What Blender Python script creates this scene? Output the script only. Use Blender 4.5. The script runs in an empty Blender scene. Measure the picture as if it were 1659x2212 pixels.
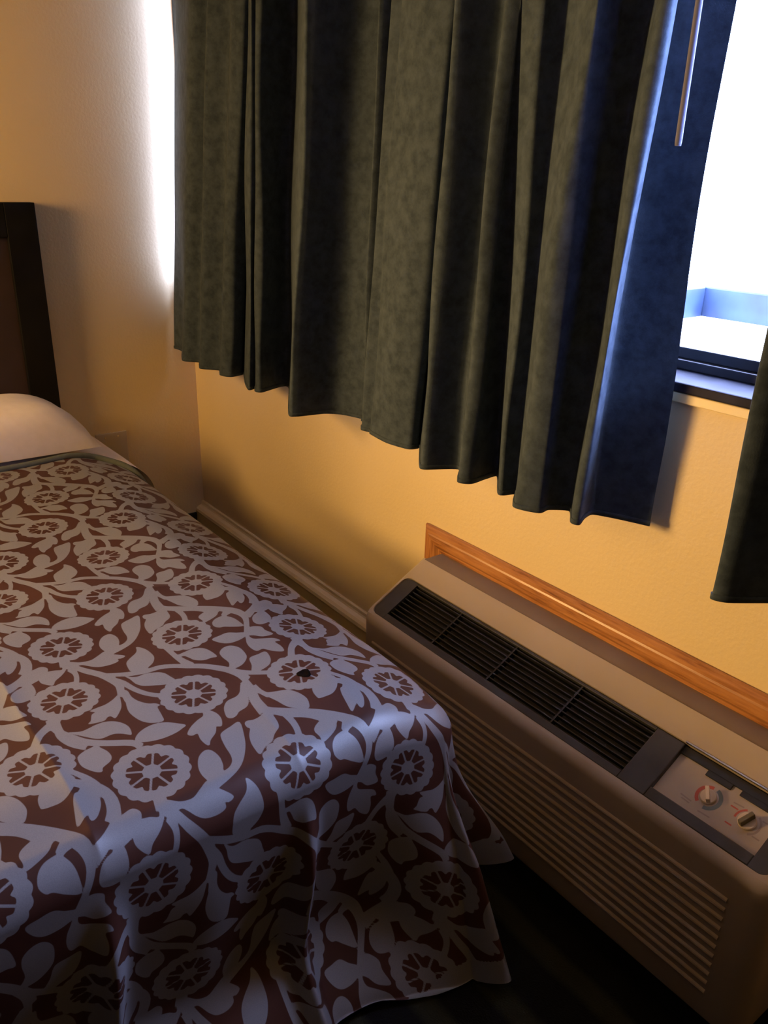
import bpy, bmesh, math, random
import numpy as np
from mathutils import Vector, Matrix

random.seed(7)
rng = np.random.default_rng(7)
SC = bpy.context.scene
COL = SC.collection

# ------------------------------------------------------------------ camera
cam_data = bpy.data.cameras.new('camera')
cam = bpy.data.objects.new('camera', cam_data)
COL.objects.link(cam)
cam_data.sensor_fit = 'AUTO'
cam_data.sensor_width = 36.0
cam_data.lens = 28.67
cam_data.clip_start = 0.02
RIGHT = Vector((0.60560825, 0.79538688, 0.02446144))
DOWN = Vector((0.31660067, -0.21263028, -0.92442002))
FWD = Vector((-0.73007031, 0.5675809, -0.38059067))
M = Matrix.Identity(4)
for i in range(3):
    M[i][0] = RIGHT[i]; M[i][1] = -DOWN[i]; M[i][2] = -FWD[i]
M[0][3], M[1][3], M[2][3] = 2.87, -1.305, 1.40
cam.matrix_world = M
SC.camera = cam

# ------------------------------------------------------------------ colour management
SC.view_settings.view_transform = 'Standard'
SC.view_settings.look = 'None'
SC.view_settings.exposure = 0.0
SC.view_settings.gamma = 1.0
SC.view_settings.use_curve_mapping = False

# ------------------------------------------------------------------ sky
world = bpy.data.worlds.new('overcast_sky')
SC.world = world
world.use_nodes = True
bg = world.node_tree.nodes['Background']
bg.inputs['Color'].default_value = (0.47, 0.57, 1.0, 1)
bg.inputs['Strength'].default_value = 47.0

def light(name, kind, loc, energy, color, size=0.1, target=None):
    d = bpy.data.lights.new(name, kind)
    d.energy = energy; d.color = color
    if kind == 'AREA':
        d.size = size
    else:
        d.shadow_soft_size = size
    o = bpy.data.objects.new(name, d)
    COL.objects.link(o)
    o.location = loc
    if target is not None:
        o.rotation_euler = (Vector(target) - Vector(loc)).to_track_quat('-Z', 'Y').to_euler()
    return o

# warm light from outside the frame: a stand lamp across the bed, an added headboard-wall fill
reading = light('reading_lamp_light', 'SPOT', (0.40, -2.25, 0.98), 370.0, (1.0, 0.60, 0.21), 0.15, (2.9, -0.95, 1.14))
reading.data.spot_size = math.radians(118)
reading.data.spot_blend = 1.0
head_wall_fill = light('head_wall_fill_light', 'SPOT', (0.55, -2.05, 1.50), 104.0, (1.0, 0.57, 0.18), 0.28, (0.10, -0.15, 1.35))
head_wall_fill.data.spot_size = math.radians(128)
head_wall_fill.data.spot_blend = 1.0
# tells the renderer where daylight enters (gives no light of its own)
portal = light('window_portal', 'AREA', (2.03, 0.20, 1.62), 1.0, (1, 1, 1), 1.0, (2.03, -1.0, 1.62))
portal.data.shape = 'RECTANGLE'
portal.data.size = 3.8
portal.data.size_y = 1.16
portal.data.cycles.is_portal = True

# ------------------------------------------------------------------ helpers
def obj(name, verts, faces, mat, parent=None, smooth=False):
    me = bpy.data.meshes.new(name)
    me.from_pydata([tuple(v) for v in verts], [], [tuple(f) for f in faces])
    me.update()
    if smooth:
        me.polygons.foreach_set('use_smooth', [True] * len(me.polygons))
    if mat is not None:
        me.materials.append(mat)
    o = bpy.data.objects.new(name, me)
    COL.objects.link(o)
    if parent is not None:
        o.parent = parent
    return o

def bobj(name, bm, mat, parent=None, smooth=False):
    bmesh.ops.recalc_face_normals(bm, faces=bm.faces[:])
    me = bpy.data.meshes.new(name)
    bm.to_mesh(me); bm.free()
    if smooth:
        me.polygons.foreach_set('use_smooth', [True] * len(me.polygons))
    if mat is not None:
        me.materials.append(mat)
    o = bpy.data.objects.new(name, me)
    COL.objects.link(o)
    if parent is not None:
        o.parent = parent
    return o

def add_box(bm, lo, hi, bevel=0.0, seg=2, f=None):
    r = bmesh.ops.create_cube(bm, size=1.0)
    vs = r['verts']
    for v in vs:
        v.co = Vector([lo[i] + (v.co[i] + .5) * (hi[i] - lo[i]) for i in range(3)])
    if bevel > 0:
        es = list({e for v in vs for e in v.link_edges})
        r2 = bmesh.ops.bevel(bm, geom=es, offset=bevel, segments=seg, profile=0.5, affect='EDGES')
        vs = list({v for fc in r2['faces'] for v in fc.verts} | {v for v in vs if v.is_valid})
    if f:
        allv = set(vs)
        for v in allv:
            v.co = Vector(f(v.co))
    return vs

def box(name, lo, hi, mat, parent=None, bevel=0.0, seg=2, f=None):
    bm = bmesh.new()
    add_box(bm, lo, hi, bevel, seg)
    if f:
        for v in bm.verts:
            v.co = Vector(f(v.co))
    return bobj(name, bm, mat, parent)

def empty(name, loc=(0, 0, 0)):
    o = bpy.data.objects.new(name, None)
    o.empty_display_size = 0.1
    COL.objects.link(o)
    o.location = loc
    return o

def rebase(root, loc):
    """move an Empty that was made at the origin to loc, leaving its parts where they are"""
    root.location = loc
    for c in root.children:
        c.location = Vector(c.location) - Vector(loc)

def tag(o, label=None, cat=None, group=None, kind=None):
    if label: o['label'] = label
    if cat: o['category'] = cat
    if group: o['group'] = group
    if kind: o['kind'] = kind
    return o

def tube(name, pts, r, mat, parent=None, n=10, smooth=True):
    pts = [Vector(p) for p in pts]
    vs = []; fs = []
    for i, p in enumerate(pts):
        d = (pts[min(i + 1, len(pts) - 1)] - pts[max(i - 1, 0)]).normalized()
        a = d.orthogonal().normalized() if i == 0 else (a - d * a.dot(d)).normalized()
        b = d.cross(a)
        rr = r[i] if isinstance(r, (list, tuple)) else r
        for k in range(n):
            t = 2 * math.pi * k / n
            vs.append(p + (a * math.cos(t) + b * math.sin(t)) * rr)
    for i in range(len(pts) - 1):
        for k in range(n):
            fs.append((i * n + k, i * n + (k + 1) % n, (i + 1) * n + (k + 1) % n, (i + 1) * n + k))
    fs.append(tuple(range(n - 1, -1, -1)))
    fs.append(tuple(range((len(pts) - 1) * n, len(pts) * n)))
    return obj(name, vs, fs, mat, parent, smooth)

def extrude_profile(name, prof, x0, x1, mat, parent=None, smooth=False):
    """closed (y,z) outline swept along x"""
    n = len(prof)
    vs = [(x0, y, z) for y, z in prof] + [(x1, y, z) for y, z in prof]
    fs = [(i, (i + 1) % n, n + (i + 1) % n, n + i) for i in range(n)]
    fs += [tuple(range(n - 1, -1, -1)), tuple(range(n, 2 * n))]
    o = obj(name, vs, fs, mat, parent, smooth)
    return o

# ------------------------------------------------------------------ materials
class NT:
    def __init__(s, name):
        s.m = bpy.data.materials.new(name); s.m.use_nodes = True
        s.t = s.m.node_tree; s.b = s.t.nodes['Principled BSDF']
        s.co = s.t.nodes.new('ShaderNodeTexCoord').outputs['Object']
    def n(s, typ, **kw):
        x = s.t.nodes.new(typ)
        for k, v in kw.items():
            if k.startswith('_'): setattr(x, k[1:], v)
            else: x.inputs[k.replace('9', ' ')].default_value = v
        return x
    def l(s, a, b): s.t.links.new(a, b)
    def vec(s, scale):
        mp = s.n('ShaderNodeMapping'); mp.inputs['Scale'].default_value = scale
        s.l(s.co, mp.inputs['Vector']); return mp.outputs['Vector']
    def noise(s, scale, detail=3, v=None, rough=0.5):
        x = s.n('ShaderNodeTexNoise'); x.inputs['Scale'].default_value = scale
        x.inputs['Detail'].default_value = detail; x.inputs['Roughness'].default_value = rough
        s.l(v if v is not None else s.co, x.inputs['Vector']); return x.outputs['Fac']
    def ramp(s, fac, stops):
        r = s.n('ShaderNodeValToRGB'); e = r.color_ramp.elements
        while len(e) < len(stops): e.new(0.5)
        for k, (p, c) in enumerate(stops):
            e[k].position = p; e[k].color = (*c, 1)
        s.l(fac, r.inputs['Fac']); return r.outputs['Color']
    def bump(s, h, strength, dist=0.001):
        b = s.n('ShaderNodeBump'); b.inputs['Strength'].default_value = strength
        b.inputs['Distance'].default_value = dist
        s.l(h, b.inputs['Height']); s.l(b.outputs['Normal'], s.b.inputs['Normal'])
    def set(s, **kw):
        for k, v in kw.items(): s.b.inputs[k.replace('_', ' ')].default_value = v
        return s

def simple(name, col, rough=0.5, var=0.12, nscale=30, bump=0.0, bscale=300, spec=0.5, metal=0.0):
    t = NT(name)
    c = np.array(col)
    f = t.noise(nscale, 4)
    t.l(t.ramp(f, [(0.3, tuple(c * (1 - var))), (0.7, tuple(np.minimum(c * (1 + var), 1)))]), t.b.inputs['Base Color'])
    t.set(Roughness=rough, Specular_IOR_Level=spec, Metallic=metal)
    if bump: t.bump(t.noise(bscale, 3), bump)
    return t.m

def mat_wall(name, col):
    t = NT(name); c = np.array(col)
    t.l(t.ramp(t.noise(3, 4), [(0.3, tuple(c * .97)), (0.7, tuple(c * 1.03))]), t.b.inputs['Base Color'])
    t.set(Roughness=0.55, Specular_IOR_Level=0.3)
    t.bump(t.noise(110, 3), 0.35, 0.002)
    return t.m

WALL = (0.72, 0.57, 0.32)
m_wall = mat_wall('cream_wall_paint', WALL)
m_ceiling = mat_wall('ceiling_paint', (0.55, 0.50, 0.42))
m_far_wall = mat_wall('brown_wall_covering', (0.07, 0.045, 0.03))
m_base = simple('painted_baseboard', (0.80, 0.64, 0.32), 0.4, 0.05, 8, 0.1, 80)
m_dark = simple('dark_bronze_metal', (0.025, 0.022, 0.022), 0.35, 0.2, 20)
m_sill = simple('dark_stone_sill', (0.020, 0.020, 0.030), 0.6, 0.6, 14, 0.1, 40, 0.10)
m_black = simple('black_plastic', (0.012, 0.012, 0.012), 0.45, 0.2, 30)
m_slat = simple('dark_vent_plastic', (0.016, 0.015, 0.015), 0.45, 0.15, 30)
m_vinyl = simple('black_vinyl_base', (0.010, 0.009, 0.009), 0.5, 0.1, 30)
m_char = simple('charcoal_plastic', (0.035, 0.034, 0.035), 0.45, 0.15, 30, 0.08, 600)
m_beige = simple('beige_plastic', (0.355, 0.285, 0.22), 0.5, 0.05, 6, 0.06, 700)
m_panel = simple('control_plate', (0.42, 0.35, 0.29), 0.45, 0.05, 15)
m_sleeve = simple('painted_steel_sleeve', (0.22, 0.175, 0.13), 0.5, 0.08, 10)
m_plate = simple('ivory_wall_plate', (0.52, 0.45, 0.34), 0.4, 0.04, 8)
m_white = simple('white_cotton', (0.80, 0.74, 0.72), 0.85, 0.03, 40, 0.15, 500, 0.2)
m_matt = simple('mattress_ticking', (0.5, 0.48, 0.45), 0.9, 0.05, 40)
m_hb_frame = simple('dark_espresso_wood', (0.006, 0.0055, 0.006), 0.5, 0.3, 12, spec=0.2)
m_hb_panel = simple('brown_headboard_panel', (0.034, 0.019, 0.016), 0.5, 0.2, 9)
m_roll = simple('grey_green_binding', (0.12, 0.14, 0.145), 0.85, 0.08, 60, 0.2, 700, 0.2)
m_wand = simple('grey_wand_plastic', (0.16, 0.165, 0.25), 0.8, 0.04, 10, spec=0.1)
m_burn = simple('charred_fabric', (0.008, 0.005, 0.004), 0.9, 0.3, 200, spec=0.02)
m_red = simple('red_print', (0.45, 0.09, 0.06), 0.5, 0.05, 30)
m_blue = simple('blue_grey_print', (0.16, 0.22, 0.26), 0.5, 0.05, 30)
m_grey = simple('grey_print', (0.30, 0.24, 0.21), 0.5, 0.05, 30)
m_knob = simple('ivory_knob', (0.62, 0.52, 0.42), 0.35, 0.04, 20)
m_knob_shade = simple('knob_shadow_side', (0.12, 0.10, 0.05), 0.4, 0.1, 20)  # shadow side of the right knob, put into the grip colour
m_steel = simple('bright_metal_edge', (0.65, 0.62, 0.58), 0.25, 0.05, 20, metal=1.0)
m_parapet = simple('painted_parapet', (0.010, 0.021, 0.050), 0.5, 0.9, 3.2, 0.2, 60)
m_roof = simple('white_roof_coating', (0.78, 0.77, 0.75), 0.8, 0.06, 3, 0.2, 30)

def mat_curtain():
    t = NT('dark_green_suede')
    f = t.noise(38, 6, None, 0.65)
    t.l(t.ramp(f, [(0.34, (0.034, 0.048, 0.070)), (0.66, (0.064, 0.086, 0.120))]), t.b.inputs['Base Color'])
    t.set(Roughness=0.9, Specular_IOR_Level=0.08, Sheen_Weight=0.06, Sheen_Roughness=0.5)
    t.b.inputs['Sheen Tint'].default_value = (0.6, 0.62, 0.6, 1)
    t.bump(t.noise(420, 3), 0.3, 0.001)
    return t.m
m_curtain = mat_curtain()

def mat_carpet():
    t = NT('dark_carpet')
    w = t.n('ShaderNodeTexWave'); w.wave_type = 'BANDS'; w.bands_direction = 'Y'
    w.inputs['Scale'].default_value = 2.4; w.inputs['Distortion'].default_value = 1.2
    w.inputs['Detail'].default_value = 3
    t.l(t.co, w.inputs['Vector'])
    t.l(t.ramp(w.outputs['Fac'], [(0.55, (0.008, 0.008, 0.008)), (0.9, (0.028, 0.028, 0.018))]), t.b.inputs['Base Color'])
    t.set(Roughness=0.95, Specular_IOR_Level=0.1)
    t.bump(t.noise(260, 3), 0.8, 0.004)
    return t.m
m_carpet = mat_carpet()

def mat_pine(name, scale):
    t = NT(name)
    v = t.vec(scale)
    f = t.noise(9, 6, v, 0.6)
    g = t.noise(2.2, 2)
    mx = t.n('ShaderNodeMix'); mx.data_type = 'FLOAT'; mx.inputs[0].default_value = 0.3
    t.l(f, mx.inputs[2]); t.l(g, mx.inputs[3])
    t.l(t.ramp(mx.outputs[0], [(0.36, (0.17, 0.055, 0.016)), (0.47, (0.36, 0.145, 0.045)), (0.62, (0.47, 0.21, 0.075))]), t.b.inputs['Base Color'])
    t.set(Roughness=0.32, Specular_IOR_Level=0.5)
    t.bump(f, 0.1, 0.001)
    return t.m
m_pine_x = mat_pine('orange_pine', (1.2, 14, 14))
m_pine_z = mat_pine('orange_pine_upright', (14, 14, 1.2))

def mat_glass():
    m = bpy.data.materials.new('window_glass'); m.use_nodes = True
    t = m.node_tree; t.nodes.remove(t.nodes['Principled BSDF'])
    tr = t.nodes.new('ShaderNodeBsdfTransparent'); tr.inputs['Color'].default_value = (0.95, 0.97, 1, 1)
    gl = t.nodes.new('ShaderNodeBsdfGlossy'); gl.inputs['Roughness'].default_value = 0.02
    fr = t.nodes.new('ShaderNodeFresnel'); fr.inputs['IOR'].default_value = 1.45
    mx = t.nodes.new('ShaderNodeMixShader')
    gm = t.nodes.new('ShaderNodeNewGeometry'); ma = t.nodes.new('ShaderNodeMath'); ma.operation = 'SUBTRACT'; ma.use_clamp = True
    t.links.new(fr.outputs[0], ma.inputs[0]); t.links.new(gm.outputs['Backfacing'], ma.inputs[1])
    t.links.new(ma.outputs[0], mx.inputs[0]); t.links.new(tr.outputs[0], mx.inputs[1]); t.links.new(gl.outputs[0], mx.inputs[2])
    t.links.new(mx.outputs[0], t.nodes['Material Output'].inputs['Surface'])
    return m
m_glass = mat_glass()

def mat_spread():
    """floral weave: a mesh attribute holds the distance to the motif outline, nodes turn it into two cloths"""
    t = NT('floral_bedspread')
    a = t.n('ShaderNodeAttribute'); a.attribute_name = 'motif'
    mr = t.n('ShaderNodeMapRange'); mr.interpolation_type = 'SMOOTHSTEP'
    mr.inputs['From Min'].default_value = -0.0007; mr.inputs['From Max'].default_value = 0.0007
    t.l(a.outputs['Fac'], mr.inputs['Value'])
    fine = t.noise(700, 2)
    big = t.noise(7, 3)
    cream = t.ramp(fine, [(0.3, (0.180, 0.182, 0.198)), (0.7, (0.218, 0.220, 0.240))])
    brown = t.ramp(big, [(0.3, (0.056, 0.021, 0.015)), (0.7, (0.072, 0.028, 0.020))])
    mx = t.n('ShaderNodeMix'); mx.data_type = 'RGBA'
    t.l(mr.outputs['Result'], mx.inputs[0]); t.l(cream, mx.inputs[6]); t.l(brown, mx.inputs[7])
    t.l(mx.outputs[2], t.b.inputs['Base Color'])
    sp = t.n('ShaderNodeMapRange'); sp.inputs['To Min'].default_value = 1.0; sp.inputs['To Max'].default_value = 0.22
    t.l(mr.outputs['Result'], sp.inputs['Value']); t.l(sp.outputs['Result'], t.b.inputs['Specular IOR Level'])
    t.set(Roughness=0.5)
    t.bump(fine, 0.12, 0.0006)
    return t.m
m_spread = mat_spread()

# ------------------------------------------------------------------ measured outlines (curtain plan at hem and at 1.75 m; weave motifs in tenths of a millimetre)
HEM = [[0.068, -0.111], [0.099, -0.091], [0.246, -0.155], [0.301, -0.12], [0.387, -0.158], [0.444, -0.118], [0.506, -0.145], [0.545, -0.13], [0.535, -0.083], [0.496, -0.057], [0.641, -0.129], [0.725, -0.162], [0.719, -0.138], [0.75, -0.154], [0.77, -0.143], [0.739, -0.061], [0.768, -0.048], [1.013, -0.197], [1.047, -0.196], [1.064, -0.117], [1.098, -0.08], [1.16, -0.06], [1.178, -0.072], [1.2, -0.068], [1.24, -0.118], [1.272, -0.114], [1.286, -0.122], [1.366, -0.132], [1.431, -0.12], [1.441, -0.098], [1.428, -0.079], [1.539, -0.171], [1.567, -0.181], [1.609, -0.116], [1.669, -0.172], [1.693, -0.156], [1.688, -0.112], [1.691, -0.076], [1.772, -0.152], [1.791, -0.123], [1.839, -0.176], [1.888, -0.158], [1.887, -0.13], [1.916, -0.099], [1.956, -0.141], [2.015, -0.062], [2.066, -0.057]]
TOP = [[0.224, -0.111], [0.255, -0.091], [0.44, -0.155], [0.496, -0.12], [0.553, -0.158], [0.609, -0.118], [0.672, -0.145], [0.711, -0.13], [0.701, -0.083], [0.662, -0.057], [0.728, -0.129], [0.811, -0.162], [0.806, -0.138], [0.819, -0.154], [0.839, -0.143], [0.808, -0.061], [0.837, -0.048], [1.119, -0.197], [1.153, -0.196], [1.17, -0.117], [1.204, -0.08], [1.266, -0.06], [1.309, -0.14], [1.334, -0.075], [1.323, -0.118], [1.355, -0.114], [1.369, -0.122], [1.449, -0.132], [1.514, -0.12], [1.524, -0.098], [1.51, -0.079], [1.583, -0.171], [1.611, -0.181], [1.653, -0.116], [1.711, -0.172], [1.735, -0.156], [1.73, -0.112], [1.733, -0.076], [1.786, -0.152], [1.805, -0.123], [1.91, -0.176], [1.96, -0.158], [1.959, -0.13], [1.988, -0.099], [2.009, -0.141], [2.04, -0.062], [2.067, -0.057]]
LEAVES = [[15546,-9974,15494,-10097,15485,-10233,15587,-10353,15689,-10398,15797,-10384,15921,-10301,15947,-10242,15843,-10180,15734,-10048,15630,-9954,15505,-9883,15440,-9926],[15358,-9789,15459,-9647,15497,-9531,15494,-9417,15411,-9273,15341,-9132,15496,-9072,15685,-8908,15738,-8912,15759,-8986,15737,-9044,15818,-9058,15854,-9186,15830,-9372,15748,-9488,15633,-9577,15564,-9649,15559,-9806],[15395,-9123,15187,-9150,15014,-9122,14843,-9028,14766,-8897,14814,-8810,14984,-8769,15163,-8797,15284,-8846,15264,-8736,15174,-8640,15043,-8599,14848,-8586,14644,-8552,14537,-8494,14474,-8307,14451,-8133,14817,-8243,15035,-8348,15249,-8504,15377,-8658,15458,-8844,15509,-9015,15547,-9145,15475,-9169],[15549,-8605,15709,-8514,15921,-8480,16097,-8493,16251,-8583,16343,-8705,16411,-8783,16317,-8991,16107,-8992,15957,-8951,15851,-8843,15747,-8701,15656,-8643],[16393,-9151,16482,-9072,16531,-8979,16528,-8814,16596,-8644,16694,-8553,16862,-8509,16992,-8492,17035,-8667,16962,-8831,16857,-9013,16722,-9087,16539,-9111],[16907,-9451,17043,-9479,17245,-9537,17372,-9611,17500,-9718,17495,-9745,17416,-9775,17418,-9834,17473,-9898,17456,-10021,17416,-10136,17361,-10075,17208,-10007,17171,-9936,17097,-9998,17072,-9887,17060,-9735,16995,-9590,16915,-9484],[16790,-9391,17065,-9403,17299,-9462,17487,-9490,17682,-9462,17838,-9404,17954,-9295,17998,-9132,17853,-9093,17594,-9060,17561,-9000,17475,-9049,17420,-9144,17266,-9251,17077,-9300,16860,-9293],[18098,-8413,18241,-8338,18370,-8323,18499,-8347,18625,-8411,18621,-8457,18596,-8491,18732,-8575,18849,-8717,18946,-8787,18880,-8824,18751,-8837,18600,-8818,18607,-8905,18544,-8955,18450,-8893,18357,-8788,18278,-8658,18219,-8535,18082,-8477],[18297,-8881,18199,-8959,18070,-9100,18006,-9269,18025,-9441,18099,-9588,18212,-9676,18299,-9639,18378,-9498,18416,-9295,18397,-9093,18349,-8966],[17448,-10469,17538,-10304,17533,-10176,17508,-10054,17519,-9900,17598,-9769,17736,-9675,17884,-9644,18052,-9678,18018,-9725,17937,-9809,17882,-9917,17890,-10075,17837,-10169,17706,-10277,17564,-10382],[18008,-10207,18014,-10272,18037,-10402,18105,-10519,18216,-10555,18383,-10545,18561,-10448,18629,-10353,18550,-10311,18475,-10176,18378,-10120,18232,-10129,18087,-10187],[18498,-10751,18479,-10810,18481,-10937,18550,-11095,18632,-11230,18744,-11286,18886,-11297,18918,-11276,18933,-11173,18931,-11026,18853,-10891,18726,-10787,18584,-10728],[18595,-10616,18737,-10676,18872,-10772,18897,-10830,19028,-10891,19263,-10949,19433,-10986,19458,-10965,19394,-10883,19332,-10795,19410,-10803,19465,-10785,19417,-10707,19289,-10619,19172,-10571,18990,-10545,18782,-10550,18685,-10555],[15297,-5938,15295,-5873,15249,-5699,15375,-5621,15548,-5711,15666,-5873,15730,-6075,15621,-6199],[15656,-6116,15712,-6003,15902,-5988,16053,-6023,16182,-6149,16199,-6339,16068,-6405,15908,-6357,15802,-6258,15731,-6137],[16305,-6750,16232,-6884,16134,-7024,16150,-7203,16190,-7372,16378,-7299,16488,-7170,16499,-6988,16451,-6829,16383,-6754],[16200,-6636,16185,-6569,16205,-6481,16299,-6375,16443,-6377,16648,-6317,16627,-6521,16500,-6644,16408,-6748],[16344,-6752,16528,-6833,16680,-6896,16858,-6917,17020,-6875,17009,-6756,17093,-6690,17200,-6618,17304,-6469,17128,-6422,16923,-6438,16939,-6330,16801,-6386,16698,-6561,16616,-6708,16510,-6746,16369,-6717],[17243,-7552,17069,-7471,16840,-7488,16675,-7459,16574,-7334,16585,-7192,16745,-7090,17002,-7099,17140,-7164,17256,-7308,17285,-7467],[17560,-7275,17383,-7178,17204,-7125,17139,-7062,17134,-6911,17129,-6758,17335,-6782,17495,-6865,17581,-6997,17618,-7217],[17785,-7514,17767,-7540,17780,-7616,17961,-7729,18042,-7840,18069,-8022,18197,-8146,18360,-8212,18478,-8233,18541,-8185,18519,-8092,18448,-8005,18407,-7850,18317,-7760,18151,-7686,17853,-7559],[18137,-7454,18253,-7380,18336,-7218,18410,-7067,18563,-6964,18772,-6915,18911,-6941,19023,-7021,18926,-7170,18785,-7292,18571,-7355,18393,-7408,18223,-7467],[18688,-7628,18765,-7772,18781,-7913,18746,-8024,18793,-8079,18888,-8085,18933,-8061,19067,-8148,19219,-8202,19367,-8220,19501,-8217,19487,-8162,19406,-8053,19367,-7919,19255,-7805,19174,-7684,19069,-7630,18912,-7606,18744,-7592],[15161,-6765,15116,-6861,15111,-6997,15183,-7148,15271,-7210,15408,-7198,15508,-7208,15460,-7031,15375,-6872,15254,-6791],[15483,-6749,15481,-6846,15517,-6981,15615,-7084,15758,-7121,15864,-7059,15883,-6972,15982,-6830,16065,-6651,15841,-6639,15670,-6668,15535,-6736],[16305,-8144,16286,-8065,16272,-7953,16271,-7793,16357,-7654,16512,-7584,16753,-7559,16737,-7659,16722,-7811,16616,-7937,16491,-7984,16380,-8038,16380,-8142]]
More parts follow.
